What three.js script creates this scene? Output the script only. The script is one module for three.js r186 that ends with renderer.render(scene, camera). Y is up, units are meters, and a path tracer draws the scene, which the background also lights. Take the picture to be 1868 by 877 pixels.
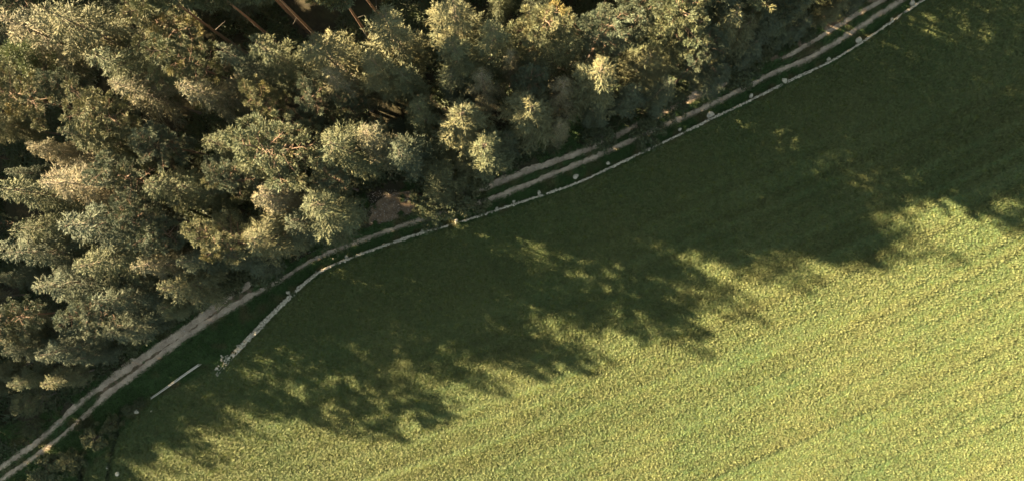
import * as THREE from 'three';
import { mergeGeometries } from 'three/addons/utils/BufferGeometryUtils.js';

// ---------------------------------------------------------------- camera, sky, sun, exposure
const S = 14, CX = 934, CY = 438.5, CAMH = 95;            // photo pixels per metre on the ground, photo centre, flying height
const scene = new THREE.Scene();
const camera = new THREE.PerspectiveCamera(2 * Math.atan((877 / S / 2) / CAMH) * 180 / Math.PI, 1868 / 877, 1, 3000);
camera.position.set(0, CAMH, 0);
camera.up.set(0, 0, -1);
camera.lookAt(0, 0, 0);

const EL = 23.5 * Math.PI / 180, SH = [0.928, 0.371];        // sun height, ground direction in which shadows fall
const sunDir = new THREE.Vector3(-SH[0] * Math.cos(EL), Math.sin(EL), -SH[1] * Math.cos(EL)).normalize();

const renderer = new THREE.WebGLRenderer({ antialias: true });
renderer.toneMapping = THREE.LinearToneMapping;
renderer.toneMappingExposure = 10.6;
renderer.shadowMap.enabled = true;

{ // evening sky: pale blue overhead, warm and bright low down, brightest round the sun
  const W = 256, Hh = 128, d = new Float32Array(W * Hh * 4);
  for (let j = 0; j < Hh; j++) for (let i = 0; i < W; i++) {
    const la = ((j + 0.5) / Hh - 0.5) * Math.PI, lo = ((i + 0.5) / W - 0.5) * 2 * Math.PI;
    const y = Math.sin(la), x = Math.cos(la) * Math.cos(lo), z = Math.cos(la) * Math.sin(lo);
    const h = Math.pow(1 - Math.max(0, y), 4), c = Math.max(0, x * sunDir.x + y * sunDir.y + z * sunDir.z);
    const g = 0.55 * Math.pow(c, 6) + 1.1 * Math.pow(c, 40), k = (j * W + i) * 4;
    d[k] = 0.46 + 0.38 * h + g; d[k + 1] = 0.58 + 0.34 * h + g * 0.86; d[k + 2] = 0.62 + 0.22 * h + g * 0.62; d[k + 3] = 1;
  }
  const t = new THREE.DataTexture(d, W, Hh, THREE.RGBAFormat, THREE.FloatType);
  t.mapping = THREE.EquirectangularReflectionMapping; t.magFilter = t.minFilter = THREE.LinearFilter; t.needsUpdate = true;
  scene.background = t; scene.environment = t;
  scene.backgroundIntensity = 0.1; scene.environmentIntensity = 0.1;
}
const sun = new THREE.DirectionalLight(new THREE.Color().setRGB(1, 0.775, 0.465), 5);
sun.position.copy(sunDir).multiplyScalar(250);
sun.castShadow = true; sun.shadow.mapSize.set(4096, 4096); sun.shadow.radius = 1.3;
Object.assign(sun.shadow.camera, { left: -130, right: 130, top: 130, bottom: -130, near: 1, far: 600 });
scene.add(sun, sun.target);

// ---------------------------------------------------------------- helpers
function rng(a) { return () => { a = (a + 0x6D2B79F5) | 0; let t = Math.imul(a ^ (a >>> 15), 1 | a); t = (t + Math.imul(t ^ (t >>> 7), 61 | t)) ^ t; return ((t ^ (t >>> 14)) >>> 0) / 4294967296; }; }
function hash(i, j, s = 0) { let h = Math.imul(i, 374761393) ^ Math.imul(j, 668265263) ^ Math.imul(s + 11, 2246822519); h = Math.imul(h ^ (h >>> 13), 1274126177); return ((h ^ (h >>> 16)) >>> 0) / 4294967296; }
function noise(x, y, s = 0) {
  const i = Math.floor(x), j = Math.floor(y), f = x - i, g = y - j, u = f * f * (3 - 2 * f), v = g * g * (3 - 2 * g);
  return (hash(i, j, s) * (1 - u) + hash(i + 1, j, s) * u) * (1 - v) + (hash(i, j + 1, s) * (1 - u) + hash(i + 1, j + 1, s) * u) * v;
}
const fbm = (x, y, s = 0, o = 4) => { let a = 0, w = 0.5, n = 0; for (let k = 0; k < o; k++) { a += w * noise(x, y, s + k); n += w; x *= 2.03; y *= 2.03; w *= 0.5; } return a / n; };
const lerp = (a, b, t) => a + (b - a) * t, clamp = (x, a = 0, b = 1) => Math.min(b, Math.max(a, x));
const wx = (px) => (px - CX) / S, wz = (py) => (py - CY) / S;
const V = (x, y, z) => new THREE.Vector3(x, y, z);
const lin = (r, g, b) => new THREE.Color().setRGB(r, g, b);
const names = {};
const numbered = (n) => { names[n] = (names[n] || 0) + 1; return names[n] === 1 ? n : n + '_' + String(names[n] - 1).padStart(3, '0'); };
const shade = (o) => { o.traverse((m) => { if (m.isMesh) { m.castShadow = true; m.receiveShadow = true; } }); return o; };
function put(o, name, label, category, group, kind) {
  o.name = numbered(name);
  if (label) o.userData.label = label;
  if (category) o.userData.category = category;
  if (group) o.userData.group = group; else delete o.userData.group;
  if (kind) o.userData.kind = kind;
  scene.add(shade(o)); return o;
}
const curveY = (pts) => (x) => {                                   // piecewise line through photo points, y over x, carried on at both ends
  let k = 1; while (k < pts.length - 1 && pts[k][0] < x) k++;
  const [a, b] = [pts[k - 1], pts[k]];
  return a[1] + (b[1] - a[1]) * (x - a[0]) / (b[0] - a[0]);
};
function tex(n, fn, srgb = true) {
  const d = new Uint8Array(n * n * 4);
  for (let j = 0; j < n; j++) for (let i = 0; i < n; i++) { const c = fn(i / n, j / n); for (let k = 0; k < 3; k++) d[(j * n + i) * 4 + k] = clamp(c[k]) * 255; d[(j * n + i) * 4 + 3] = 255; }
  const t = new THREE.DataTexture(d, n, n); t.wrapS = t.wrapT = THREE.RepeatWrapping; t.magFilter = THREE.LinearFilter; t.minFilter = THREE.LinearMipmapLinearFilter; t.generateMipmaps = true;
  if (srgb) t.colorSpace = THREE.SRGBColorSpace; t.needsUpdate = true; return t;
}
// noise that repeats without a seam
const tile = (u, v, f, s) => { const a = (x, y) => fbm(x * f, y * f, s); const p = u, q = v; return lerp(lerp(a(p, q), a(p - 1, q), p), lerp(a(p, q - 1), a(p - 1, q - 1), p), q); };
const mixc = (a, b, t) => a.map((x, i) => lerp(x, b[i], t));

// ---------------------------------------------------------------- lines of the place, read off the photograph (pixels)
const WALL = [[395, 683], [440, 632], [490, 580], [540, 531], [570, 505], [595, 489], [640, 470], [700, 448], [770, 425], [830, 408], [900, 386], [960, 366], [1050, 335], [1110, 308], [1185, 272], [1240, 246], [1300, 216], [1370, 183], [1440, 148], [1510, 115], [1570, 79], [1640, 30], [1690, -4], [1760, -55], [1860, -130]];
const RUT_UP = [[-160, 955], [0, 851], [67, 806], [112, 765], [150, 730], [213, 682], [285, 634], [357, 585], [433, 529], [520, 486], [600, 446], [680, 414], [760, 388], [875, 346], [965, 311], [1071, 273], [1160, 230], [1276, 173], [1300, 163], [1441, 100], [1561, 28], [1610, 0], [1760, -95], [1860, -165]];
const RUT_LOW = [[-150, 988], [4, 875], [45, 846], [100, 805], [144, 768], [193, 722], [245, 685], [306, 639], [380, 588], [460, 540], [508, 514], [555, 484], [603, 460], [647, 444], [714, 420], [768, 402], [878, 371], [975, 333], [1076, 291], [1161, 253], [1251, 213], [1300, 191], [1376, 153], [1421, 130], [1466, 113], [1511, 88], [1571, 50], [1647, 0], [1770, -80], [1860, -140]];
const rutUpY = curveY(RUT_UP), rutLowY = curveY(RUT_LOW);
const meadowEdgeY = curveY([[-200, 1150], [60, 960], [120, 900], [165, 850], [225, 775], [280, 724], [340, 690], [390, 668], ...WALL]);
const shadowEdgeY = curveY([[-300, 1010], [150, 915], [290, 880], [345, 815], [490, 797], [640, 785], [740, 740], [875, 752], [985, 668], [1120, 655], [1285, 638], [1335, 600], [1420, 555], [1515, 518], [1640, 470], [1745, 455], [1868, 375], [2300, 190]]);

// ---------------------------------------------------------------- the setting
const soilTex = tex(512, (u, v) => { const n = tile(u, v, 9, 1), m = tile(u, v, 40, 5); return mixc([0.17, 0.14, 0.105], [0.25, 0.245, 0.15], clamp(n * 1.6 - 0.3)).map((c) => c * (0.7 + 0.6 * m)); });
soilTex.repeat.set(60, 60);
const bumpTex = tex(512, (u, v) => { const n = 0.5 * tile(u, v, 12, 21) + 0.5 * tile(u, v, 48, 25); return [n, n, n]; }, false);
const bumpGround = bumpTex.clone(); bumpGround.repeat.set(120, 120); bumpGround.needsUpdate = true;
{
  const g = new THREE.PlaneGeometry(1600, 1600, 8, 8).rotateX(-Math.PI / 2);
  put(new THREE.Mesh(g, new THREE.MeshStandardMaterial({ map: soilTex, roughness: 1, bumpMap: bumpGround, bumpScale: 0.12 })), 'ground', null, null, null, 'structure');
}
const meadowTex = tex(512, (u, v) => { const n = tile(u, v, 7, 31), m = tile(u, v, 50, 35); return mixc([0.27, 0.31, 0.13], [0.40, 0.41, 0.17], clamp(n * 1.7 - 0.35)).map((c) => c * (0.75 + 0.5 * m)); });
{ // the meadow: a sheet that starts at the wall and runs far out on its lower side
  const cols = [], rows = 40;
  for (let px = -160; px <= 1840; px += 10) cols.push(px);
  const pos = [], uv = [], idx = [];
  const columns = [[-6000, 2600], ...cols.map((px) => [px, meadowEdgeY(px)]), [6000, -3000]];
  columns.forEach(([px, py], i) => {
    for (let r = 0; r <= rows; r++) {
      const f = r / rows, y = lerp(py, 7000, f * f * f * 0.96 + 0.04 * f), w = i === 0 || i === columns.length - 1 ? 0 : (fbm(wx(px) * 0.8, r, 7) - 0.5) * (r === 0 ? 5 : 0);
      pos.push(wx(px), 0.006, wz(y + w)); uv.push(wx(px) / 9, wz(y) / 9);
    }
  });
  for (let i = 0; i < columns.length - 1; i++) for (let r = 0; r < rows; r++) { const a = i * (rows + 1) + r, b = a + rows + 1; idx.push(a, a + 1, b, b, a + 1, b + 1); }
  const g = new THREE.BufferGeometry(); g.setAttribute('position', new THREE.Float32BufferAttribute(pos, 3)); g.setAttribute('uv', new THREE.Float32BufferAttribute(uv, 2)); g.setIndex(idx); g.computeVertexNormals();
  const bm = bumpTex.clone(); bm.repeat.set(2, 2); bm.needsUpdate = true;
  put(new THREE.Mesh(g, new THREE.MeshStandardMaterial({ map: meadowTex, roughness: 1, bumpMap: bm, bumpScale: 0.12 })), 'meadow', null, null, null, 'structure');
}
const gravelTex = tex(512, (u, v) => { const n = tile(u, v, 6, 51), m = tile(u, v, 60, 55), q = tile(u, v, 120, 58); return mixc([0.50, 0.435, 0.375], [0.73, 0.655, 0.575], clamp(n * 1.8 - 0.4)).map((c) => c * (0.62 + 0.45 * m + 0.35 * q)); });
const gravelBump = bumpTex.clone(); gravelBump.repeat.set(3, 3); gravelBump.needsUpdate = true;
const gravel = new THREE.MeshStandardMaterial({ map: gravelTex, roughness: 0.95, bumpMap: gravelBump, bumpScale: 0.05 });
function ribbon(name, pts, from, to, width, y, mat, seed, dish = 0.03) {
  const yAt = curveY(pts), P = [];
  const line = new THREE.CatmullRomCurve3(pts.map(([x, yy]) => V(wx(x), 0, wz(yy))), false, 'centripetal');
  for (const p of line.getSpacedPoints(900)) { const px = p.x * S + CX; if (px >= from && px <= to) P.push(p); }
  const pos = [], uv = [], idx = [], N = 6; let run = 0;
  P.forEach((p, i) => {
    const q = P[Math.min(i + 1, P.length - 1)], o = P[Math.max(0, i - 1)], t = V(q.x - o.x, 0, q.z - o.z).normalize(), n = V(-t.z, 0, t.x);
    if (i) run += p.distanceTo(P[i - 1]);
    const taper = clamp(Math.min(i, P.length - 1 - i) / 10, 0.05, 1), px = p.x * S + CX, w0 = width(px) * taper;
    const a = w0 * (0.5 + 0.55 * (fbm(run * 0.9, 3, seed) - 0.5) + 0.16 * (noise(run * 4, 9, seed) - 0.5)), b = w0 * (0.5 + 0.55 * (fbm(run * 0.9, 8, seed + 4) - 0.5) + 0.16 * (noise(run * 4, 2, seed) - 0.5));
    for (let k = 0; k <= N; k++) {
      const f = k / N, d = lerp(-a, b, f), h = y + dish * (Math.abs(f - 0.5) * 2) ** 2 * 0.5 * (f === 0 || f === 1 ? 0 : 1) + 0.008 * (noise(run * 6, k * 3.1, seed) - 0.5);
      pos.push(p.x + n.x * d, Math.max(0.01, h), p.z + n.z * d); uv.push(run / 4, d / 4);
    }
    if (i) for (let k = 0; k < N; k++) { const c = i * (N + 1) + k, e = c - N - 1; idx.push(e, c, e + 1, e + 1, c, c + 1); }
  });
  const g = new THREE.BufferGeometry(); g.setAttribute('position', new THREE.Float32BufferAttribute(pos, 3)); g.setAttribute('uv', new THREE.Float32BufferAttribute(uv, 2)); g.setIndex(idx); g.computeVertexNormals();
  if (g.getAttribute('normal').getY(3) < 0) { for (let i = 0; i < idx.length; i += 3) [idx[i], idx[i + 1]] = [idx[i + 1], idx[i]]; g.setIndex(idx); g.computeVertexNormals(); }
  return put(new THREE.Mesh(g, mat), name, null, null, null, 'structure');
}
const rutWidth = (px) => (px < 180 ? 0.85 : px < 460 ? 1.05 : px < 860 ? 0.85 : 1.0);
const WALLMID = RUT_UP.map(([x, y]) => [x, (y + rutLowY(x)) / 2]);
const dirtTex = tex(256, (u, v) => { const n = tile(u, v, 6, 71), m = tile(u, v, 50, 75); return mixc([0.36, 0.30, 0.24], [0.56, 0.475, 0.385], clamp(n * 1.8 - 0.4)).map((c) => c * (0.7 + 0.6 * m)); });
const dirt = new THREE.MeshStandardMaterial({ map: dirtTex, roughness: 1, bumpMap: gravelBump, bumpScale: 0.06 });
ribbon('track_middle', WALLMID, 170, 470, () => 1.5, 0.014, dirt, 91, 0);
ribbon('track', RUT_UP, -160, 470, rutWidth, 0.020, gravel, 81);
ribbon('track', RUT_UP, 860, 1335, rutWidth, 0.020, gravel, 83);
ribbon('track', RUT_UP, 1425, 1830, (px) => 0.6, 0.020, gravel, 84);
ribbon('track', RUT_LOW, -150, 1830, (px) => rutWidth(px) * 0.95, 0.026, gravel, 86);
{ // bare earth beside the track, where the trees stand apart
  for (const [px, py, rx, ry, sd] of [[718, 382, 3.4, 1.8, 3], [905, 335, 2.4, 0.7, 9], [1400, 112, 4.5, 1.6, 14], [1480, 72, 4.5, 1.8, 15], [1560, 22, 4.4, 1.8, 17], [1140, 240, 2.6, 0.8, 20], [1270, 170, 3.0, 1.2, 23]]) {
    const N = 48, pos = [0, 0, 0], uv = [0, 0], idx = [];
    for (let k = 0; k < N; k++) { const a = k / N * 2 * Math.PI, f = 0.6 + 0.75 * fbm(2 + 1.6 * Math.cos(a), 2 + 1.6 * Math.sin(a), sd); const x = rx * f * Math.cos(a), z = ry * f * Math.sin(a); pos.push(x, 0, z); uv.push(x / 3, z / 3); idx.push(0, 1 + (k + 1) % N, 1 + k); }
    const g = new THREE.BufferGeometry(); g.setAttribute('position', new THREE.Float32BufferAttribute(pos, 3)); g.setAttribute('uv', new THREE.Float32BufferAttribute(uv, 2)); g.setIndex(idx); g.computeVertexNormals();
    const m = new THREE.Mesh(g, dirt); m.position.set(wx(px), 0.010, wz(py)); m.rotation.y = 0.45; put(m, 'bare_earth', null, null, null, 'structure');
  }
}

// ---------------------------------------------------------------- geometry collector for trees
class Buf {
  constructor() { this.p = []; this.c = []; this.i = []; }
  leaf(o, d, len, wid, col, r) {                                       // a small pointed blade of two faces, folded a little
    const q = V(r() - 0.5, r() - 0.5, r() - 0.5).cross(d).normalize(), up = V().crossVectors(q, d).multiplyScalar(wid * 0.25);
    const m = o.clone().addScaledVector(d, len * 0.45), n = this.p.length / 3, e = o.clone().addScaledVector(d, len);
    this.p.push(o.x, o.y, o.z, m.x + q.x * wid / 2 + up.x, m.y + q.y * wid / 2 + up.y, m.z + q.z * wid / 2 + up.z, e.x, e.y, e.z, m.x - q.x * wid / 2 + up.x, m.y - q.y * wid / 2 + up.y, m.z - q.z * wid / 2 + up.z);
    for (let k = 0; k < 4; k++) this.c.push(col[0], col[1], col[2]);
    this.i.push(n, n + 1, n + 2, n, n + 2, n + 3);
  }
  tube(pts, rad, seg, colAt) {
    const n0 = this.p.length / 3, last = pts.length - 1;
    pts.forEach((p, k) => {
      const t = pts[Math.min(k + 1, last)].clone().sub(pts[Math.max(0, k - 1)]).normalize(), u = (Math.abs(t.y) < 0.9 ? V(0, 1, 0) : V(1, 0, 0)).cross(t).normalize(), v = V().crossVectors(t, u);
      const c = colAt(k / last);
      for (let s = 0; s < seg; s++) { const a = s / seg * 2 * Math.PI, ca = Math.cos(a) * rad[k], sa = Math.sin(a) * rad[k]; this.p.push(p.x + u.x * ca + v.x * sa, p.y + u.y * ca + v.y * sa, p.z + u.z * ca + v.z * sa); this.c.push(...c); }
    });
    for (let k = 0; k < last; k++) for (let s = 0; s < seg; s++) { const a = n0 + k * seg + s, b = n0 + k * seg + (s + 1) % seg; this.i.push(a, a + seg, b, b, a + seg, b + seg); }
  }
  build(smooth) {
    const g = new THREE.BufferGeometry(); g.setAttribute('position', new THREE.Float32BufferAttribute(this.p, 3)); g.setAttribute('color', new THREE.Float32BufferAttribute(this.c, 3)); g.setIndex(this.i);
    if (smooth) g.computeVertexNormals(); return g;
  }
}
const rdir = (r) => { const z = r() * 2 - 1, a = r() * 2 * Math.PI, q = Math.sqrt(1 - z * z); return V(q * Math.cos(a), z, q * Math.sin(a)); };
const barkTex = tex(256, (u, v) => { const m = tile(u, v, 30, 95), n = tile(u, v * 0.4, 12, 97); const c = 0.55 + 0.5 * m * n * 2; return [c, c, c]; });
const bark = new THREE.MeshStandardMaterial({ vertexColors: true, roughness: 0.95 });
const leafMat = (r, g, b, t = 0.06) => new THREE.MeshPhysicalMaterial({ color: lin(r, g, b), vertexColors: true, roughness: 0.68, specularIntensity: 0.7, transmission: t, thickness: 0, side: THREE.DoubleSide });
const FOL = {  // last pine and spruce tint: random on fill trees, painted shade on dark-zone crowns
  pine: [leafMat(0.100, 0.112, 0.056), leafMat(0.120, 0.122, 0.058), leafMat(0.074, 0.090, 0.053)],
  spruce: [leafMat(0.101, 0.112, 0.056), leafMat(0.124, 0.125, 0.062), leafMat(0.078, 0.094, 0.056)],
  larch: [leafMat(0.175, 0.160, 0.095), leafMat(0.145, 0.140, 0.080)],
  broad: [leafMat(0.094, 0.118, 0.048, 0.25), leafMat(0.104, 0.116, 0.058, 0.25)],
  shrub: [leafMat(0.084, 0.099, 0.048), leafMat(0.094, 0.102, 0.048)],  // darker copy for shaded shrubs, lighter copy for lit ones
};
function makeTree(trunk, limbs, crown, mats) {
  const g = new THREE.Group();
  const t = new THREE.Mesh(trunk.build(true), bark); t.name = 'trunk'; g.add(t);
  const c = new THREE.Mesh(crown.build(false), mats[0]); c.name = 'crown'; c.userData.kind = 'stuff'; g.add(c);
  const l = new THREE.Mesh(limbs.build(true), bark); l.name = 'branches'; l.userData.kind = 'stuff'; g.add(l);
  return g;
}
function bentTrunk(r, H, r0, r1, colAt, n = 12, bend = 0.35) {
  const b = new Buf(), pts = [], rad = [], bx = (r() - 0.5) * bend * 2, bz = (r() - 0.5) * bend * 2, ph = r() * 6;
  const at = (f) => V(bx * Math.sin(f * 3 + ph * 0.2) * f, f * H, bz * Math.sin(f * 2.6 + ph) * f);
  for (let k = 0; k <= n; k++) { const f = k / n; pts.push(at(f)); rad.push(lerp(r0, r1, Math.pow(f, 0.85)) + (k === 0 ? r0 * 0.45 : 0)); }
  pts[0].y = -0.12;
  b.tube(pts, rad, 9, colAt); return [b, at];
}
const jitter = (r, s) => { const k = 1 + (r() - 0.5) * s, y = (r() - 0.5) * 0.15; return [k * (1 + y), k, k * (1 - y)]; };
function pad(b, r, c, R, n, len, wid, flat, col, lead) {
  for (let k = 0; k < n; k++) {
    const d = rdir(r); d.y = d.y * 0.85 + 0.28; d.normalize();
    const o = V(c.x + d.x * R * (0.15 + 0.75 * r()), c.y + d.y * R * flat * (0.15 + 0.75 * r()), c.z + d.z * R * (0.15 + 0.75 * r()));
    const e = rdir(r).multiplyScalar(0.5).add(d); if (lead) e.addScaledVector(lead, 0.9); e.normalize(); const j = jitter(r, 0.55);
    b.leaf(o, e, len * (0.7 + 0.6 * r()), wid * (0.7 + 0.6 * r()), [col[0] * j[0], col[1] * j[1], col[2] * j[2]], r);
  }
}
const PINEBARK = (f) => (f < 0.35 ? [0.10, 0.072, 0.055] : f < 0.5 ? [0.15, 0.085, 0.055] : f < 0.75 ? [0.17, 0.096, 0.06] : [0.16, 0.105, 0.07]);
const GREYBARK = () => [0.15, 0.125, 0.105];
function pine(seed, spread = 2.7, low = 0.56) {
  const r = rng(seed), H = 20, [tb, at] = bentTrunk(r, H * 0.97, 0.19, 0.03, PINEBARK), lb = new Buf(), cb = new Buf();
  const lob = [0, 1, 2, 3, 4, 5, 6].map(() => 0.62 + 0.6 * r()), N = 30, lift = 0.4 + 0.4 * r();
  for (let k = 0; k < N; k++) {
    const u = (k + r() * 0.8) / N, y = H * lerp(low, 0.965, u), az = k * 2.4 + r() * 0.9, li = ((az / (2 * Math.PI)) % 1) * 7, la = lerp(lob[Math.floor(li)], lob[(Math.floor(li) + 1) % 7], li % 1);
    if (r() < 0.1) continue;
    const L = spread * la * (0.4 + 0.6 * Math.sin(Math.PI * (0.22 + 0.68 * u))) * (0.55 + 0.85 * r()), el = lerp(-0.05, 0.95, u * u) + (r() - 0.5) * 0.3;
    const p0 = at(y / (H * 0.97)), d = V(Math.cos(az) * Math.cos(el), Math.sin(el), Math.sin(az) * Math.cos(el));
    const P = [0, 0.35, 0.7, 1].map((f) => p0.clone().addScaledVector(d, f * L).add(V((r() - 0.5) * 0.25 * f, f * f * lift * L * 0.3, (r() - 0.5) * 0.25 * f)));
    lb.tube(P, [0.06, 0.045, 0.03, 0.012], 4, () => [0.15, 0.105, 0.075]);
    const ns = 3 + Math.floor(L * 1.7), warm = r() < 0.05 ? [1.25, 1.06, 0.75] : [1, 1, 1];
    for (let s = 0; s < ns; s++) {
      const f = lerp(0.35, 0.12, u) + lerp(0.65, 0.88, u) * (s + 0.7) / ns, q = P[0].clone().lerp(P[3], f); q.y = lerp(P[0].y, P[3].y, f) - 0.06;
      const sa = az + (s % 2 ? 1 : -1) * (0.5 + r() * 0.7), sl = (0.35 + 0.55 * r()) * (s === ns - 1 ? 0.3 : 1), e = q.clone().add(V(Math.cos(sa) * sl, 0.12 + 0.3 * r() * sl, Math.sin(sa) * sl));
      lb.tube([q, e], [0.018, 0.008], 3, () => [0.19, 0.12, 0.08]);
      const c = jitter(r, 0.35);
      pad(cb, r, e, 0.26 + 0.22 * r(), 108, 0.225, 0.064, 0.6, [c[0] * warm[0], c[1] * warm[1], c[2] * warm[2]], V(Math.cos(sa), 0.35, Math.sin(sa)));
    }
  }
  for (let k = 0; k < 16; k++) { const p = at(lerp(0.82, 0.99, r())), a = r() * 6.3, q = 0.2 + 0.7 * r(); pad(cb, r, p.add(V(Math.cos(a) * q, 0.15 + 0.35 * r(), Math.sin(a) * q)), 0.36, 108, 0.225, 0.064, 0.7, jitter(r, 0.35), V(Math.cos(a), 0.8, Math.sin(a))); }
  pad(cb, r, at(1), 0.5, 100, 0.25, 0.07, 0.8, [1.05, 1.03, 0.9]);
  for (let k = 0; k < (low > 0.7 ? 3 : 9); k++) { const f = lerp(0.25, low, r()), a = r() * 6.3, p = at(f), l = 0.5 + r() * 1.2; lb.tube([p, p.clone().add(V(Math.cos(a) * l, -0.1, Math.sin(a) * l))], [0.025, 0.008], 3, () => [0.13, 0.11, 0.09]); }
  return makeTree(tb, lb, cb, FOL.pine);
}
function spruce(seed, o = {}) {
  const { R = 2.8, low = 0.24, step = 0.60, per = 4, droop = 0.36, dens = 1, mats = FOL.spruce, pale = 0, wid = 0.068, H = 21 } = o;
  const r = rng(seed), [tb, at] = bentTrunk(r, H, 0.2, 0.012, GREYBARK, 12, 0.2), lb = new Buf(), cb = new Buf(), limb = pale ? [0.34, 0.28, 0.22] : [0.16, 0.125, 0.095];
  const lob = [0, 1, 2, 3, 4, 5].map(() => 0.6 + 0.7 * r());
  let az = r() * 6;
  for (let y = H * low; y < H - 0.25; y += step * (0.8 + 0.4 * r())) {
    const u = (y / H - low) / (1 - low), n = per - (u > 0.85 ? 1 : 0);
    for (let k = 0; k < n; k++) {
      az += 2 * Math.PI / n + (r() - 0.5) * 0.7; if (r() < 0.07) continue;
      const li = (((az / (2 * Math.PI)) % 1) + 1) % 1 * 6, la = lerp(lob[Math.floor(li)], lob[(Math.floor(li) + 1) % 6], li % 1);
      const L = (R * Math.pow(1 - u, 0.72) * Math.min(1, 0.45 + u * 3.5) + 0.22) * la * (0.55 + 0.8 * r()), el = lerp(-0.12, 0.6, u * u) + (r() - 0.5) * 0.25;
      const p0 = at(y / H), dx = Math.cos(az), dz = Math.sin(az);
      const pt = (f) => V(p0.x + dx * L * f, p0.y + L * (f * Math.tan(el) - droop * f * f + 0.22 * droop * f * f * f * f), p0.z + dz * L * f);
      lb.tube([0, 0.5, 1].map(pt), [0.032 * (1.2 - u), 0.02, 0.006], 4, () => limb);
      const cj = jitter(r, 0.4), ns = Math.max(2, Math.round(L / 0.26));
      for (let s = 0; s < ns; s++) {
        const f = 0.18 + 0.82 * (s + r()) / ns, q = pt(f), tl = (0.25 + 0.3 * L * (1 - Math.abs(f - 0.5) * 0.9)) * (0.7 + 0.6 * r());
        for (const sd of [-1, 1]) {
          const a = az + sd * (0.65 + 0.4 * r()), td = V(Math.cos(a), -0.15 - droop * (0.4 + 0.9 * r()), Math.sin(a)).normalize(), m = Math.max(2, Math.round(tl / 0.052 * dens));
          if (pale && r() < 0.4) lb.tube([q, q.clone().addScaledVector(td, tl)], [0.012, 0.004], 3, () => limb);
          for (let j = 0; j < m; j++) {
            const e = q.clone().addScaledVector(td, tl * (j + 0.5) / m), dd = td.clone().add(rdir(r).multiplyScalar(0.7)).add(V(0, -droop * 0.6 * r(), 0)).normalize(), w = jitter(r, 0.5);
            cb.leaf(e, dd, 0.22 + 0.18 * r(), wid * (0.6 + 0.6 * r()), [w[0] * cj[0], w[1] * cj[1], w[2] * cj[2]], r);
          }
        }
        cb.leaf(q, V(dx, el - droop, dz).normalize(), 0.34, wid * 1.1, cj, r); cb.leaf(q, V(dx, el - droop + 0.3, dz).normalize(), 0.3, wid, cj, r);
      }
    }
  }
  for (let k = 0; k < 30; k++) { const d = rdir(r); d.y = Math.abs(d.y) + 0.2; cb.leaf(at(0.97 + 0.03 * r()), d.normalize(), 0.24, 0.07, jitter(r, 0.4), r); }
  return makeTree(tb, lb, cb, mats);
}
const larch = (seed, o = {}) => spruce(seed, { R: 2.9, low: 0.38, step: 0.62, per: 4, droop: 0.42, dens: 0.8, mats: FOL.larch, pale: 1, wid: 0.068, ...o });
function broadleaf(seed, H = 12, R = 2.8, mats = FOL.broad, low = 0.3, np = 110, leaves = 130, ll = 0.15) {
  const r = rng(seed), [tb, at] = bentTrunk(r, H * 0.72, 0.013 * H, 0.02, GREYBARK, 8, 0.5), lb = new Buf(), cb = new Buf();
  const lob = [0, 1, 2, 3, 4].map(() => 0.6 + 0.6 * r());
  for (let k = 0; k < np; k++) {
    const az = k * 2.4 + r(), u = Math.sqrt(r()), y = lerp(low, 1, Math.pow(r(), 0.8)) * H, v = (y / H - low) / (1 - low), li = ((az / 6.2832) % 1) * 5, la = lerp(lob[Math.floor(li)], lob[(Math.floor(li) + 1) % 5], li % 1);
    const rr = R * la * u * Math.sqrt(Math.max(0.04, 1 - Math.pow(Math.abs(v - 0.42) / 0.6, 2.2))), e = V(Math.cos(az) * rr, y, Math.sin(az) * rr), f = clamp(y / H - 0.18 - 0.1 * r(), 0.12, 0.7), q = at(f / 0.72);
    const mid = q.clone().lerp(e, 0.5).add(V(0, -0.04 * H * r(), 0));
    lb.tube([q, mid, e], [0.0035 * H, 0.0022 * H, 0.008], 3, GREYBARK);
    pad(cb, r, e, (0.03 + 0.025 * r()) * H + 0.12, leaves, ll, ll * 0.62, 0.75, jitter(r, 0.4));
  }
  return makeTree(tb, lb, cb, mats);
}
const PROTO = {
  tall: [pine(71, 1.7, 0.79), pine(73, 1.6, 0.8)],
  pine: [pine(11), pine(23, 2.5, 0.6), pine(37, 2.9, 0.52), pine(41, 2.4, 0.5), pine(59, 3.0, 0.6)],
  spruce: [spruce(101), spruce(113, { R: 2.9, low: 0.3 }), spruce(127, { R: 2.3, droop: 0.25 }), spruce(131, { R: 2.7, droop: 0.45, step: 0.52 })],
  larch: [larch(201), larch(211, { R: 2.5, low: 0.3 }), larch(223, { R: 3.1, dens: 0.55 })],
  broad: [broadleaf(301), broadleaf(307, 12, 3.1), broadleaf(311, 12, 2.5, FOL.broad, 0.4)],
  shrub: [broadleaf(401, 3, 1.5, FOL.shrub, 0.08, 74, 90, 0.12), broadleaf(409, 3, 1.7, FOL.shrub, 0.1, 84, 84, 0.12), broadleaf(419, 3, 1.35, FOL.shrub, 0.12, 64, 92, 0.12)],
};
const NATURAL = { tall: 20, pine: 20, spruce: 21, larch: 21, broad: 12, shrub: 3 };

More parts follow.
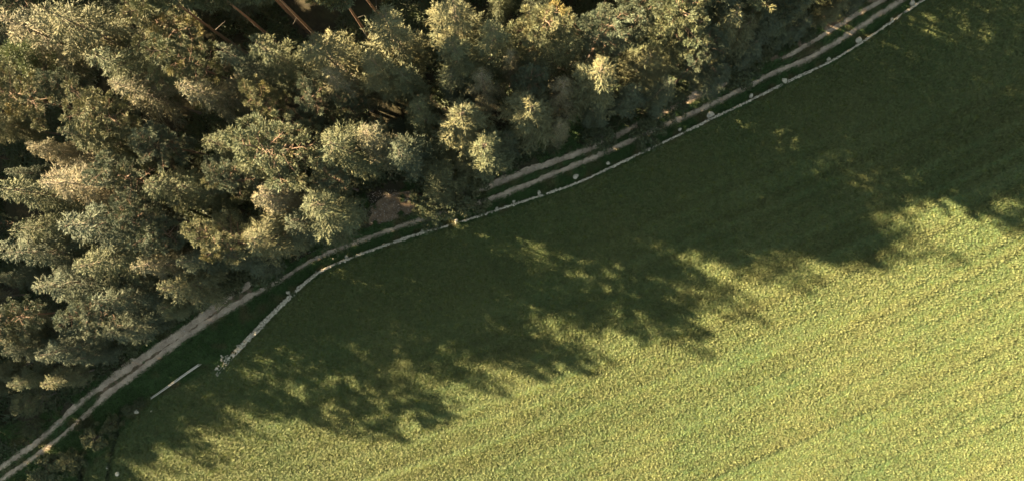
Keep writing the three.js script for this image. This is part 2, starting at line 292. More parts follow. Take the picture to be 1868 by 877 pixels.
// ---------------------------------------------------------------- trees: where the photograph shows a crown [px, py, kind, height, width factor, tint]; the darkest tint also paints shade on crowns in dark zones
const CROWNS = [
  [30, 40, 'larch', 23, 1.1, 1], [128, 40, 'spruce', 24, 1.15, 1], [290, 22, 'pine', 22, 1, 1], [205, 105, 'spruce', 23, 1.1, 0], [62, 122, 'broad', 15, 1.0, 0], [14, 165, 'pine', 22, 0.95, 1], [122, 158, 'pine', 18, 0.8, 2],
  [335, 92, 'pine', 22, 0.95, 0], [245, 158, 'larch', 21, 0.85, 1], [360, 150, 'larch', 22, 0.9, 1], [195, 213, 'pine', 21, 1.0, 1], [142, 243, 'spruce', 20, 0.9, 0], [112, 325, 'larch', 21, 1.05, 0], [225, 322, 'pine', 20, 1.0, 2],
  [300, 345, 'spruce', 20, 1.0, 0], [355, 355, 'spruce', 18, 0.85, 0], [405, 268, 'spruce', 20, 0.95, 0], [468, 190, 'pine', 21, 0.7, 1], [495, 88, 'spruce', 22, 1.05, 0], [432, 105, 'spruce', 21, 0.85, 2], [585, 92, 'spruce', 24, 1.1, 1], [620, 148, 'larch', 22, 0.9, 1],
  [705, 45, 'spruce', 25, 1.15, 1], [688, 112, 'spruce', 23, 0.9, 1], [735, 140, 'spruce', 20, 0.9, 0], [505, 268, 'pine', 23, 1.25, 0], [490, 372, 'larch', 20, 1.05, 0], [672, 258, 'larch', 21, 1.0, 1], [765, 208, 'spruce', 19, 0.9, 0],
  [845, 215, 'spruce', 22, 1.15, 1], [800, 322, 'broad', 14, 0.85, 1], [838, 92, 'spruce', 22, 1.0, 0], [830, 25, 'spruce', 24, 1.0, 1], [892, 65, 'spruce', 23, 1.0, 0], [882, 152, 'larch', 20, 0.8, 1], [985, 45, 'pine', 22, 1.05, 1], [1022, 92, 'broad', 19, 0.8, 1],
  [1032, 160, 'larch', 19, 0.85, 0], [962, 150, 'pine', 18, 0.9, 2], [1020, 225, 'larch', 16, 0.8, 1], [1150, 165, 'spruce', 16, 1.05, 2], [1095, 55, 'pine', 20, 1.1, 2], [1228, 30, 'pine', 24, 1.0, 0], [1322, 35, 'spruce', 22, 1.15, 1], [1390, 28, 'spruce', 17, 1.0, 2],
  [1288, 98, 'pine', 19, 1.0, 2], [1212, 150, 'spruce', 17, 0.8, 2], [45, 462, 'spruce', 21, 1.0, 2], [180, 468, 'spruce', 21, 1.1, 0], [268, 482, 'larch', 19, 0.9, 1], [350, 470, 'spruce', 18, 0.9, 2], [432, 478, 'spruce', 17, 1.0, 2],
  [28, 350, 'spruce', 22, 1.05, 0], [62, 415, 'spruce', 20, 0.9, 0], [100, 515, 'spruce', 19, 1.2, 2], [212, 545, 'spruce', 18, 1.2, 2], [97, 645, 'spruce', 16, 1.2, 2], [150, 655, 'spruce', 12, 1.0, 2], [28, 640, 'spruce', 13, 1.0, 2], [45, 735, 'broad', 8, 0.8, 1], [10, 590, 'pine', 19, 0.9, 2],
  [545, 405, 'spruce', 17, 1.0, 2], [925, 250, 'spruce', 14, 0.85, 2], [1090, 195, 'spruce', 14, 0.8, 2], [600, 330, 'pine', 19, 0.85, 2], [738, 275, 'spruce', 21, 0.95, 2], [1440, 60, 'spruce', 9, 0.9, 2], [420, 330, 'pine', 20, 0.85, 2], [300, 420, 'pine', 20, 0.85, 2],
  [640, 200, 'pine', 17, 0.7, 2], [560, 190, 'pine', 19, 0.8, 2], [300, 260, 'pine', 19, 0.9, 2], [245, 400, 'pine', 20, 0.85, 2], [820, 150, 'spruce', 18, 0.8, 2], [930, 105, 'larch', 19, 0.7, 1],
];
const TALL = [[692, 95, 31], [608, 100, 31], [522, 95, 30], [452, 100, 30], [575, 70, 31], [718, 58, 30]];           // feet of the tall bare-stemmed pines
const TREES = [];                                                     // [x, z, kind, height, width, tint, seen at px, seen at py]
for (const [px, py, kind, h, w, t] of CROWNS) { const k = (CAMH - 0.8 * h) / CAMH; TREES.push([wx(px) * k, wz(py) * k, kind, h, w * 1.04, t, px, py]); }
for (const [px, py, h] of TALL) TREES.push([wx(px), wz(py), 'tall', h, 0.9, 0, 0, 0]);
// spruces and pines added to block the low sun at the bend and top
for (const [px, py, h] of [[1268, 158, 12], [1328, 122, 12], [1418, 72, 10], [1232, 62, 23], [1300, 40, 22], [1352, 40, 22], [1282, 0, 23], [1200, 0, 24], [1384, 0, 21], [1424, -20, 21], [1340, -30, 23], [1440, -50, 22], [1240, -60, 24], [1150, -40, 24], [1480, -60, 20], [1520, -90, 22], [1400, -80, 23], [1580, -110, 20], [1100, 20, 24], [1180, 60, 23], [1130, 100, 20], [1470, -5, 13], [1380, 60, 15], [1236, 122, 17], [1288, 96, 17], [1340, 86, 16], [1188, 112, 18], [1310, 66, 18], [1150, 150, 16], [1405, 40, 15], [430, -25, 18], [480, -48, 18], [380, -12, 18], [530, -70, 19], [455, 28, 13], [350, 30, 14]]) TREES.push([wx(px), wz(py), h < 19 ? 'spruce' : 'pine', h, h < 19 ? 1.4 : 1.25, Math.abs(px) % 3, 0, 0]);
{
  const r = rng(777), near = (x, z) => { let m = 1e9; for (const t of TREES) m = Math.min(m, (t[0] - x) ** 2 + (t[1] - z) ** 2); return Math.sqrt(m); };
  const backAt = (px, py) => (rutUpY(px) - py) / S * 0.88;
  // edge trees, found from the tips of their shadows on the meadow
  for (const [tx, ty] of [[345, 822], [440, 800], [490, 800], [640, 790], [705, 745], [790, 748], [872, 760], [920, 705], [985, 672], [1050, 655], [1110, 662], [1180, 645], [1285, 645], [1335, 610], [1380, 580], [1420, 565], [1470, 528], [1515, 525], [1580, 492], [1640, 480], [1690, 462], [1745, 462], [1800, 392], [1860, 386], [1930, 350]]) {
    for (let d = 300; d < 760; d += 6) {
      const px = tx - d * SH[0], py = ty - d * SH[1], h = d / S * Math.tan(EL) * 1.04, b = backAt(px, py);
      if (b < 2.2 || h < 11 || h > 25 || near(wx(px), wz(py)) < 2.9 || (px > 650 && px < 800 && b < 6)) continue;
      TREES.push([wx(px), wz(py), h < 17 || r() < 0.8 ? 'spruce' : 'pine', h, lerp(1.1, 1.3, r()), Math.floor(r() * 3)]); break;
    }
  }
  for (let n = 0; n < 40000; n++) {
    const x = lerp(-114, 62, r()), z = lerp(-58, 40, r()), px = x * S + CX, py = z * S + CY, back = backAt(px, py), out = px < -60 || py < -60;
    let h = r(); h = out ? (x < -64 ? lerp(19, 26, h) : lerp(17, 22.5, h)) : lerp(11.5, 18, h);
    const q = r(), kind = q < 0.38 ? 'pine' : q < 0.83 ? 'spruce' : q < 0.95 ? 'larch' : 'broad', w = lerp(0.78, 1.05, r()) * (out ? 1.15 : 1), tint = Math.floor(r() * 3);
    if (back < 2.4) continue;
    // its shadow must end inside the shade that the photograph shows on the meadow
    const L = 0.92 * h / Math.tan(EL) * S, tx = px + L * SH[0], ty = py + L * SH[1];
    if (tx > -50 && ty > shadowEdgeY(tx) - 8) { const f = 0.82; if (py + L * f * SH[1] > shadowEdgeY(px + L * f * SH[0]) - 8) continue; h *= f; }
    if (kind === 'broad') h *= 0.7;
    const kk = CAMH / (CAMH - 0.8 * h), sx = x * kk * S + CX, sy = z * kk * S + CY; if (sx > 375 && sx < 665 && sy > -80 && sy < 75) continue;   // the gap where the bare stems show
    if (near(x, z) < (out ? (z > -5 && x < -64 ? 4.3 : z < -31 && x > -15 ? 4.2 : 4.7) : 5.2)) continue;
    TREES.push([x, z, kind, h, w, tint]);
  }
  for (let n = 0; n < 16000; n++) {                                    // young spruces that stand under and between the tall trees
    const x = lerp(-84, 64, r()), z = lerp(-56, 36, r()), px = x * S + CX, py = z * S + CY, back = backAt(px, py), h = lerp(7, 14, r()), w = lerp(0.95, 1.25, r());
    if (back < 1.8 || back > 11 || near(x, z) < 3.0) continue;
    const L = h / Math.tan(EL) * S; if (py + L * SH[1] > shadowEdgeY(px + L * SH[0]) - 8 || (px > 665 && px < 775 && back < 5)) continue;
    TREES.push([x, z, 'spruce', h, w, n % 3]);
  }
}
FOL.tall = FOL.pine;
const ORD = ['first', 'second', 'third', 'fourth', 'fifth', 'sixth', 'seventh', 'eighth', 'ninth', 'tenth', 'eleventh', 'twelfth', 'thirteenth', 'fourteenth', 'fifteenth', 'sixteenth', 'seventeenth', 'eighteenth', 'nineteenth'];
const TENS = ['twentieth', 'thirtieth', 'fortieth', 'fiftieth'], TEN = ['twenty', 'thirty', 'forty', 'fifty'];
const ordinal = (n) => (n < 20 ? ORD[n - 1] : n % 10 === 0 ? TENS[n / 10 - 2] : TEN[Math.floor(n / 10) - 2] + '-' + ORD[n % 10 - 1]);
const LOOK = { tall: ['orange-barked', 'orange-barked', 'orange-barked'], pine: ['olive green', 'yellowish', 'dull green'], spruce: ['green', 'pale yellow-green', 'dark green'], larch: ['pale straw-coloured', 'thin tan'], broad: ['bright leafy green', 'light leafy'] };
const WORD = { tall: 'tall bare-stemmed pine', pine: 'round-topped pine', spruce: 'pointed spruce', larch: 'larch', broad: 'broadleaf tree' }, NAME = { tall: 'pine_tree', pine: 'pine_tree', spruce: 'spruce_tree', larch: 'larch_tree', broad: 'broadleaf_tree' };
const CAT = { tall: 'pine', pine: 'pine', spruce: 'spruce', larch: 'larch', broad: 'tree' };
{
  const rows = new Map(), list = [];
  for (const t of TREES) {
    const [x, z, kind, h, w, tint] = t, k = CAMH / (CAMH - 0.8 * h), sx = x * k * S + CX, sy = z * k * S + CY;
    const inView = sx > -45 && sx < 1913 && sy > -45, back = (rutUpY(x * S + CX) - (z * S + CY)) / S * 0.88, row = back < 8 ? 0 : back < 16 ? 1 : back < 24 ? 2 : back < 32 ? 3 : 4;
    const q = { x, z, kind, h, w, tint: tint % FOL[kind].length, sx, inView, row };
    if (inView) { const key = kind + q.tint + row; if (!rows.has(key)) rows.set(key, []); rows.get(key).push(q); }
    list.push(q);
  }
  const ROW = ['beside the track', 'in the second row from the track', 'in the third row from the track', 'in the fourth row from the track', 'deepest in the forest'];
  for (const [, a] of rows) {
    a.sort((p, q) => p.sx - q.sx);
    a.forEach((q, i) => { const c = LOOK[q.kind][q.tint]; q.label = a.length === 1 ? `the only ${c} ${WORD[q.kind]} ${ROW[q.row]}` : `${c} ${WORD[q.kind]}, ${ordinal(i + 1)} such from left ${ROW[q.row]}`; });
  }
  const r = rng(4242);
  list.forEach((q) => {
    const P = PROTO[q.kind], o = P[Math.floor(r() * P.length)].clone(), f = q.h / NATURAL[q.kind];
    o.position.set(q.x, 0, q.z); o.rotation.y = r() * 6.283; o.scale.set(f * q.w * (0.95 + 0.1 * r()), f, f * q.w);
    const lean = V((r() - 0.5) * 0.07, 0, (r() - 0.5) * 0.07); o.rotation.x = lean.x; o.rotation.z = lean.z;
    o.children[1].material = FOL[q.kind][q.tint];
    if (q.inView) put(o, NAME[q.kind], q.label, CAT[q.kind], 'trees of the forest above the track');
    else put(o, NAME[q.kind], `${WORD[q.kind]} standing just beyond the edge of the picture`, CAT[q.kind], `${q.kind} trees beyond the picture edge`);
  });
}
// shrubs at the foot of the trees and beside the track [px, py, height, width, tint, words]; tint paints lit shrubs lighter, shaded ones darker
const SHRUBS = [
  [172, 800, 3.4, 1.15, 1, 'large leafy shrub on the meadow side of the lower track'], [205, 772, 2.8, 0.9, 1, 'light-tipped shrub between the lower track and the meadow edge'], [236, 745, 2.2, 0.9, 0, 'low dark shrub beside the stone near the wooden rail'],
  [128, 838, 3.2, 1.1, 1, 'middle shrub of the clump below the lower track'], [85, 862, 3.6, 1.2, 0, 'shrub in the bottom corner against the lower track'], [150, 775, 2.2, 0.8, 1, 'small shrub overhanging the lower wheel rut'], [30, 905, 3.0, 1.1, 0, 'shrub cut off by the bottom edge below the track'],
  [255, 735, 1.6, 0.9, 0, 'tiny shrub at the lower end of the wooden rail'], [62, 780, 2.6, 0.9, 1, 'lit shrub on the forest side near the bottom corner'], [130, 700, 3.0, 1.0, 0, 'dark shrub on the forest bank of the lower track'],
  [235, 620, 3.4, 1.1, 0, 'grey green shrub on the bank above the widest gravel'], [290, 585, 3.2, 1.1, 0, 'dark shrub under the spruces where the gravel narrows'], [345, 545, 2.8, 1.0, 0, 'shrub hugging the upper rut before the trees close in'], [430, 512, 4.2, 1.2, 1, 'shrub at the upper rut just before it is hidden'],
  [475, 490, 4.6, 1.2, 0, 'shrub left of the sunlit streak across the track'], [640, 405, 2.4, 1.0, 0, 'low shrub left of the bare brown earth patch'], [792, 372, 5.0, 1.25, 0, 'shrub hiding the track right of the bare earth'], [842, 358, 5.2, 1.3, 1, 'shrub standing where the two ruts come into view'],
  [1010, 268, 2.2, 0.9, 1, 'shrub above the long open stretch of two ruts'], [1100, 248, 4.0, 1.2, 0, 'shrub overhanging the upper rut below the dark spruces'], [1178, 236, 5.0, 1.05, 0, 'shrub reaching across both ruts toward the wall'], [1228, 185, 4.0, 1.2, 0, 'blue-grey shrub beside the upper rut at the dirt clearing'],
  [1345, 128, 4.4, 1.3, 0, 'shrub at the forest foot in the upper track bend'], [1385, 98, 2.8, 1.0, 1, 'shrub under the last tall pines by the upper track'], [1470, 60, 2.4, 1.1, 0, 'shrub on the stony bank near the upper track end'], [1530, 20, 2.6, 1.1, 0, 'topmost shrub on the stony bank by the track'],
];
{
  const r = rng(909);
  for (const [px, py, h, w, t, words] of SHRUBS) {
    const o = PROTO.shrub[Math.floor(r() * 3)].clone(), f = h / 3, k = (CAMH - h * 0.5) / CAMH; o.children[0].name = 'stem';
    o.position.set(wx(px) * k, 0, wz(py) * k); o.rotation.y = r() * 6.283; o.scale.set(f * w, f, f * w); o.children[1].material = FOL.shrub[t];
    put(o, 'shrub', words, 'shrub', 'shrubs along the track');
  }
}

// ---------------------------------------------------------------- dry stone wall, boulders, loose stones, wooden rail
function stoneGeo(seed, detail, amp, flat = 0.7) {
  const g = new THREE.IcosahedronGeometry(1, detail), p = g.getAttribute('position'), r = rng(seed), cut = [0, 1, 2, 3, 4, 5].map(() => [rdir(r), 0.62 + 0.25 * r()]);
  for (let i = 0; i < p.count; i++) {
    const v = V().fromBufferAttribute(p, i).normalize(); let m = 1;
    for (const [d, k] of cut) { const c = v.dot(d); if (c > 0.05) m = Math.min(m, k / c); }
    m *= 1 + amp * (fbm(v.x * 2 + 7, v.y * 2 + v.z * 1.7 + 7, seed) - 0.5);
    p.setXYZ(i, v.x * m, v.y * m * flat, v.z * m);
  }
  g.computeVertexNormals(); return g;
}
const stoneTex = tex(256, (u, v) => { const n = tile(u, v, 5, 131), m = tile(u, v, 40, 137), l = tile(u, v, 9, 139); const c = mixc([0.68, 0.65, 0.60], [0.86, 0.83, 0.77], clamp(n * 1.6 - 0.3)).map((x) => x * (0.72 + 0.5 * m)); return l > 0.6 ? mixc(c, [0.52, 0.53, 0.42], clamp((l - 0.6) * 6)) : c; });
const stoneMats = [[0.85, 0.83, 0.79], [0.95, 0.92, 0.86], [0.70, 0.67, 0.62], [1, 0.97, 0.91]].map((c) => new THREE.MeshStandardMaterial({ map: stoneTex, color: lin(...c), roughness: 0.92, bumpMap: gravelBump, bumpScale: 0.02 }));
{
  const wall = new THREE.Group(), r = rng(5150), shapes = [1, 2, 3, 4, 5].map((s) => stoneGeo(600 + s, 1, 0.3)), joined = [[], [], [], []], big = [];
  const line = new THREE.CatmullRomCurve3(WALL.map(([x, y]) => V(wx(x), 0, wz(y))), false, 'centripetal'), Ltot = line.getLength();
  const M = new THREE.Matrix4(), Q = new THREE.Quaternion(), E = new THREE.Euler();
  for (let s = 0; s < Ltot; s += 0.165) {
    const p = line.getPointAt(s / Ltot), t = line.getTangentAt(s / Ltot), n = V(-t.z, 0, t.x), px = p.x * S + CX;
    const wide = px < 470 ? lerp(0.12, 0.24, (px - 395) / 75) : px < 600 ? lerp(0.24, 0.06, (px - 470) / 130) : 0.03 + 0.06 * noise(s * 0.3, 1, 9), high = (px < 420 ? 0.3 : 0.52) * (0.8 + 0.4 * noise(s * 0.35, 5, 3));
    for (const [lv, rows] of [[0.12, 2], [0.34, 2], [0.52, px < 560 ? 4 : 2]]) for (let k = 0; k < rows; k++) {
      if (lv > high + 0.08 || (px < 425 && lv > 0.3) || (px > 600 && lv > 0.3 && k > 0 && r() < 0.5) || (lv > 0.3 && noise(s * 1.3, 7, 12) < 0.2)) continue;
      const d = rows === 1 ? 0 : (k / (rows - 1) - 0.5) * 2 * wide * (lv > 0.45 ? 0.78 : 1) + (r() - 0.5) * 0.12, a = 0.065 + 0.085 * r() * r();
      E.set((r() - 0.5) * 0.7, r() * 6.3, (r() - 0.5) * 0.7); Q.setFromEuler(E);
      const pos = V(p.x + n.x * d + t.x * (r() - 0.5) * 0.12, Math.min(lv, high) + (r() - 0.5) * 0.06, p.z + n.z * d + t.z * (r() - 0.5) * 0.12), sc = V(a * (1 + 0.5 * r()), a * (0.85 + 0.3 * r()), a);
      M.compose(pos, Q, sc);
      const mi = Math.floor(r() * 4), sh = shapes[Math.floor(r() * 5)];
      if (lv > 0.3 && a > 0.12 && big.length < 260) big.push([M.clone(), sh, mi]); else joined[mi].push(sh.clone().applyMatrix4(M));
    }
  }
  for (const [m, g, mi] of big) { const o = new THREE.Mesh(g, stoneMats[mi]); o.applyMatrix4(m); o.name = 'stone'; wall.add(o); }
  joined.forEach((a, i) => { const o = new THREE.Mesh(mergeGeometries(a), stoneMats[i]); o.name = 'small_stones'; o.userData.kind = 'stuff'; wall.add(o); });
  put(wall, 'dry_stone_wall', 'long low pale dry stone wall between the track verge and the meadow', 'wall');

  const BOULDERS = [[477, 590, 0.44], [526, 533, 0.42], [577, 497, 0.3], [608, 472, 0.26], [632, 468, 0.36], [700, 446, 0.36], [771, 421, 0.38], [832, 402, 0.4], [907, 381, 0.4], [938, 368, 0.36], [983, 352, 0.42], [1050, 323, 0.52], [1109, 298, 0.4], [1240, 237, 0.42], [1296, 210, 0.58], [1370, 175, 0.44], [1431, 147, 0.5], [1512, 108, 0.42], [1567, 75, 0.62], [1627, 37, 0.4], [1664, 7, 0.52]];
  const geo = [1, 2, 3, 4].map((s) => stoneGeo(700 + s, 3, 0.35, 0.8)), nb = BOULDERS.length;
  BOULDERS.forEach(([px, py, a], i) => {
    const o = new THREE.Mesh(geo[i % 4], stoneMats[i % 3 === 2 ? 1 : 3]); a *= 0.74; o.scale.set(a * (1 + 0.3 * r()), a * 0.85, a * (0.85 + 0.2 * r())); o.rotation.y = r() * 6.3; o.position.set(wx(px), a * 0.4, wz(py));
    const size = a > 0.37 ? 'large pale' : a < 0.275 ? 'small pale' : 'pale grey';
    put(o, 'boulder', `${size} boulder on the grass verge above the wall, ${i === nb - 1 ? 'last' : ordinal(i + 1)} from the lower end`, 'boulder', 'boulders along the wall');
  });
  for (const [px, py, a, words] of [[214, 864, 0.3, 'pale round stone in the meadow near the bottom edge'], [248, 750, 0.34, 'pale stone below the lower end of the wooden rail'], [276, 749, 0.17, 'small white stone in the grass just under the rail'], [104, 772, 0.15, 'small stone at the edge of the lower rut'], [196, 853, 0.2, 'little white stone among the meadow grass near shrubs']]) {
    const o = new THREE.Mesh(geo[Math.floor(r() * 4)], stoneMats[3]); o.scale.set(a * 1.1, a * 0.8, a); o.rotation.y = r() * 6.3; o.position.set(wx(px), a * 0.45, wz(py)); put(o, 'field_stone', words, 'stone');
  }
  for (let k = 0; k < 34; k++) {
    const c = k < 16 ? [411, 653, 8, 5] : k < 30 ? [435, 634, 8, 6] : [395, 672, 5, 6], a = 0.09 + 0.08 * r(), o = new THREE.Mesh(shapes[k % 5], stoneMats[k % 4 === 2 ? 1 : 3]);
    o.scale.set(a * 1.2, a * 0.8, a); o.rotation.set(r(), r() * 6, r()); o.position.set(wx(c[0] + (r() - 0.5) * 2 * c[2]), a * 0.7 + 0.06, wz(c[1] + (r() - 0.5) * 2 * c[3]));
    put(o, 'loose_stone', 'small white loose stone tumbled beside the lower end of the wall', 'stone', 'stones fallen from the wall');
  }
}
{ // wooden rail: two weathered poles side by side on short posts
  const g = new THREE.Group(), a = V(wx(278), 0, wz(724)), b = V(wx(366), 0, wz(664)), dir = b.clone().sub(a), L = dir.length(); dir.normalize();
  const wood = tex(256, (u, v) => { const n = tile(u, v, 4, 151), s = noise(v * 60, u * 5, 153), q = noise(v * 160, u * 14, 155); const c = 0.70 + 0.16 * (n - 0.5) + 0.22 * (s - 0.5) + 0.14 * (q - 0.5); return [c, c * 0.965, c * 0.90]; });
  const woodMat = new THREE.MeshStandardMaterial({ map: wood, roughness: 0.9 }), side = V(-dir.z, 0, dir.x);
  const pole = (r0, r1, off, y, seed) => {
    const pts = []; for (let k = 0; k <= 12; k++) { const f = k / 12; pts.push(a.clone().addScaledVector(dir, f * L).addScaledVector(side, off + 0.05 * Math.sin(f * 4 + seed)).setY(y + 0.03 * Math.sin(f * 5 + seed))); }
    const m = new THREE.Mesh(new THREE.TubeGeometry(new THREE.CatmullRomCurve3(pts), 40, r0, 8), woodMat), p = m.geometry.getAttribute('position'), uv = m.geometry.getAttribute('uv');
    for (let i = 0; i < p.count; i++) { const f = uv.getX(i), c = m.geometry.parameters.path.getPointAt(f), k = lerp(1, r1 / r0, 1 - f); p.setXYZ(i, c.x + (p.getX(i) - c.x) * k, c.y + (p.getY(i) - c.y) * k, c.z + (p.getZ(i) - c.z) * k); }
    m.name = 'pole'; return m;
  };
  g.add(pole(0.095, 0.045, 0.065, 0.62, 1), pole(0.075, 0.04, -0.08, 0.57, 1.3));
  for (const f of [0.04, 0.36, 0.68, 0.985]) { const p = a.clone().addScaledVector(dir, f * L), m = new THREE.Mesh(new THREE.CylinderGeometry(0.065, 0.08, f > 0.9 ? 1.15 : 0.6, 8), woodMat); m.position.set(p.x + (f > 0.9 ? dir.x * 0.1 : 0), (f > 0.9 ? 0.5 : 0.2), p.z + (f > 0.9 ? dir.z * 0.1 : 0)); m.rotation.z = 0.04; m.name = 'post'; g.add(m); }
  put(g, 'wooden_rail', 'weathered grey wooden rail on posts in the grass between wall and track', 'rail');
}

// ---------------------------------------------------------------- grass, pebbles, undergrowth: uncountable
function tuft(seed, n, rad, hgt, wid, spread) {
  const r = rng(seed), p = [], idx = [];
  for (let k = 0; k < n; k++) {
    const a = r() * 6.283, q = Math.sqrt(r()) * rad, x = Math.cos(a) * q, z = Math.sin(a) * q, la = a + (r() - 0.5) * 2, h = hgt * (0.55 + 0.6 * r()), l = h * spread * (0.3 + r()), w = wid * (0.7 + 0.6 * r()), c = Math.cos(la + 1.57) * w / 2, s = Math.sin(la + 1.57) * w / 2, b = p.length / 3, dx = Math.cos(la), dz = Math.sin(la);
    p.push(x - c * 0.5, 0, z - s * 0.5, x + c * 0.5, 0, z + s * 0.5, x + dx * l * 0.4 + c, h * 0.62, z + dz * l * 0.4 + s, x + dx * l * 0.4 - c, h * 0.62, z + dz * l * 0.4 - s, x + dx * l, h, z + dz * l);
    idx.push(b, b + 1, b + 2, b, b + 2, b + 3, b + 3, b + 2, b + 4);
  }
  const g = new THREE.BufferGeometry(); g.setAttribute('position', new THREE.Float32BufferAttribute(p, 3)); g.setIndex(idx); return g;
}
const grassMat = new THREE.MeshPhysicalMaterial({ color: lin(1, 1, 1), roughness: 0.7, transmission: 0.2, thickness: 0, side: THREE.DoubleSide });
function scatter(name, geo, mat, items) {
  const m = new THREE.InstancedMesh(geo, mat, items.length), M = new THREE.Matrix4(), Q = new THREE.Quaternion(), E = new THREE.Euler(), P = V(), C = V(), col = new THREE.Color();
  items.forEach(([x, y, z, rot, sx, sy, cr, cg, cb, tiltx = 0, tiltz = 0], i) => { E.set(tiltx, rot, tiltz); Q.setFromEuler(E); M.compose(P.set(x, y, z), Q, C.set(sx, sy, sx)); m.setMatrixAt(i, M); m.setColorAt(i, col.setRGB(cr, cg, cb)); });
  put(m, name, null, null, null, 'stuff');
}
{
  const r = rng(31337), sets = [[], [], []];
  const N = 430000;
  for (let n = 0; n < N * 2.1 && sets[0].length + sets[1].length + sets[2].length < N; n++) {
    const x = lerp(-76, 78, r()), z = lerp(-38, 41, r()), px = x * S + CX, py = z * S + CY, in_ = (py - meadowEdgeY(px)) / S * 0.9;
    const a = r(), b = r(), c = r(), d = r();
    if (in_ < 0.15 + 0.3 * a) continue;
    // mowing swaths: bands that follow the field's far edge; clumps of about a third of a metre
    const row = z + 0.34 * x + 0.0012 * x * x, sw = 0.5 + 0.15 * Math.sin(row * 3.3 + 3 * noise(x * 0.06, z * 0.06, 3)) + 0.7 * (noise(row * 0.8, 4 + x * 0.03, 41) - 0.5), clump = noise(x * 4.4, z * 4.4, 45), fine = noise(x * 9, z * 9, 47), wide = fbm(x * 0.13, z * 0.13, 49);
    const swath = clamp((py - 430 + (px - 934) * 0.45) / 350) * 0.9 + 0.1, hgt = Math.max(0.35, 0.3 + 1.9 * Math.pow(clump * 0.4 + fine * 0.6, 1.2) + (sw - 0.5) * 2.3 * swath);
    const dry = clamp(0.6 + 0.7 * (wide - 0.5) + (sw - 0.5) * 0.6 * swath + (a - 0.5) * 0.7 + (clump - 0.5) * 0.5), k = 0.62 + 0.3 * b + 0.6 * noise(x * 5.5 + 31, z * 5.5, 57);
    const col = [lerp(0.062, 0.146, dry) * k, lerp(0.116, 0.160, dry) * k, lerp(0.034, 0.056, dry) * k];
    sets[Math.floor(c * 3)].push([x, 0.0, z, d * 6.283, 0.9 + 0.5 * a, hgt, ...col, (a - 0.5) * 0.3, (b - 0.5) * 0.3]);
  }
  sets.forEach((s, i) => scatter('meadow_grass', tuft(50 + i, 9, 0.13, 0.19, 0.034, 0.85), grassMat, s));

  const verge = [];
  for (let n = 0; n < 420000 && verge.length < 110000; n++) {
    const x = lerp(-74, 64, r()), px = x * S + CX, a = r(), b = r(), c = r(), d = r(), lo = rutUpY(px) - 70, hi = meadowEdgeY(px) + 6, py = lerp(lo, hi, a), z = wz(py);
    const du = (px > 470 && px < 860) || (px > 1335 && px < 1425) ? 9 : Math.abs(py - rutUpY(px)) / S * 0.86, dl = Math.abs(py - rutLowY(px)) / S * 0.86, hw = rutWidth(px) * 0.47, mid = py > rutUpY(px) && py < rutLowY(px), above = py < rutUpY(px);
    if (px > 640 && px < 790 && above && noise(x * 0.9, z * 0.9, 63) < 0.75 && py > rutUpY(px) - 45) continue;
    if (du < hw + 0.5 * (b - 0.62) || dl < hw + 0.5 * (b - 0.62)) continue;
    const n1 = fbm(x * 0.5, z * 0.5, 61);
    if (mid && px > 180 && px < 460 && b < 0.8) continue;
    if (mid && b < 0.25) continue;
    if (above && n1 < 0.40 + 0.25 * b) continue;
    const wallGap = (meadowEdgeY(px) - py) / S, dry = clamp((noise(x * 0.8, z * 0.8, 65) - 0.6) * 2.2 + (wallGap < 0.7 ? 0.3 : 0) + (mid ? 0.15 : 0)), k = 0.6 + 0.4 * c + 0.5 * noise(x * 4, z * 4, 59);
    verge.push([x, 0, z, d * 6.283, 0.9 + 0.5 * c, (mid ? 0.5 : 0.75) + 0.9 * noise(x * 2, z * 2, 67), lerp(0.070, 0.150, dry) * k, lerp(0.130, 0.132, dry) * k, lerp(0.034, 0.054, dry) * k, (b - 0.5) * 0.4, (c - 0.5) * 0.4]);
  }
  scatter('verge_grass', tuft(77, 9, 0.12, 0.22, 0.032, 0.8), grassMat, verge);

  const shadeTufts = [];                                                    // two lines of dark-coloured tufts that stand in for shade in the ditch grooves
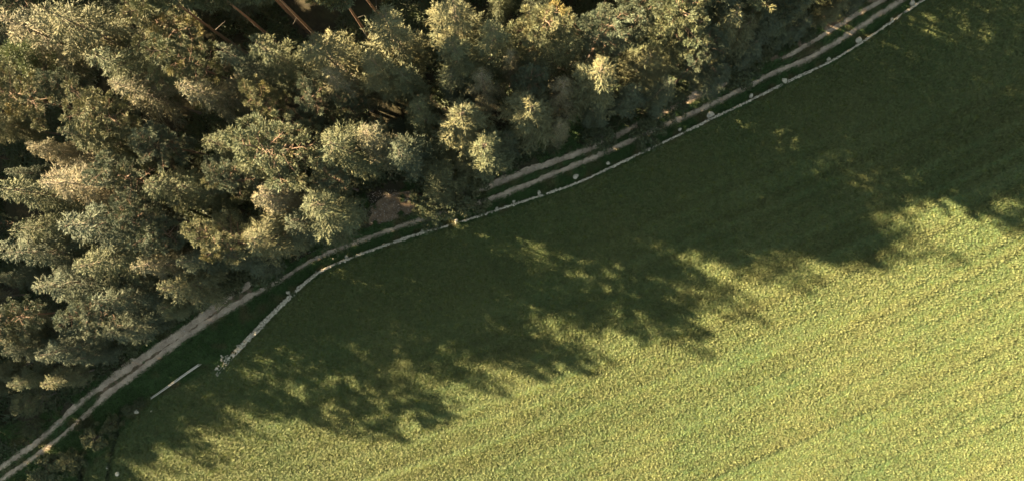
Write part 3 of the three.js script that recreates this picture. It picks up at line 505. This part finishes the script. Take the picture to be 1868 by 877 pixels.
  for (const pts of [[[222, 742], [214, 790], [203, 830], [196, 877]], [[150, 825], [146, 850], [149, 880]]]) {
    const c = new THREE.CatmullRomCurve3(pts.map(([x, y]) => V(wx(x), 0, wz(y))));
    for (let k = 0; k < 150; k++) { const p = c.getPoint(r()); shadeTufts.push([p.x + (r() - 0.5) * 0.3, 0, p.z + (r() - 0.5) * 0.3, r() * 6.3, 1.2, 1.2 + 0.8 * r(), 0.05, 0.066, 0.026, 0, 0]); }
  }
  scatter('ditch_shade_tufts', tuft(83, 11, 0.10, 0.3, 0.026, 0.5), grassMat, shadeTufts);

  const floor = [];                                                   // low growth under the trees
  for (let n = 0; n < 90000 && floor.length < 30000; n++) {
    const x = lerp(-80, 58, r()), z = lerp(-48, 34, r()), px = x * S + CX, py = z * S + CY, back = (rutUpY(px) - py) / S * 0.88, a = r(), b = r();
    if (back < 1.0 || fbm(x * 0.25, z * 0.25, 69) < 0.42 + 0.12 * a) continue;
    if (px > 655 && px < 780 && back < 4.5) continue;
    floor.push([x, 0, z, r() * 6.283, 1.2 + 1.6 * a, 1.2 + 1.8 * b, 0.05 + 0.03 * a, 0.066 + 0.025 * b, 0.03, (a - 0.5) * 0.5, (b - 0.5) * 0.5]);
  }
  scatter('undergrowth', tuft(88, 14, 0.16, 0.24, 0.075, 1.5), grassMat, floor);

  const peb = [];
  for (let n = 0; n < 9000; n++) {
    const up = r() < 0.5, px = lerp(-120, 1740, r()), base = (up ? rutUpY : rutLowY)(px), x = wx(px), z = wz(base) + (r() + r() - 1) * rutWidth(px) * 0.62, a = 0.018 + 0.05 * r() * r() * r() + 0.012 * r(), k = 0.7 + 0.6 * r();
    peb.push([x, a * 0.4 + 0.02, z, r() * 6.28, a, a * 0.7, 0.44 * k, 0.40 * k, 0.35 * k, r(), r()]);
  }
  for (let n = 0; n < 900; n++) { const a = r() * 6.28, q = Math.sqrt(r()), x = wx(715 + Math.cos(a) * q * 60), z = wz(380 + Math.sin(a) * q * 34), s = 0.03 + 0.08 * r() * r(); peb.push([x, s * 0.4, z, r() * 6, s, s * 0.7, 0.33, 0.27, 0.22, r(), r()]); }
  scatter('pebbles', stoneGeo(801, 0, 0.3), new THREE.MeshStandardMaterial({ roughness: 0.95 }), peb);
}
renderer.render(scene, camera);
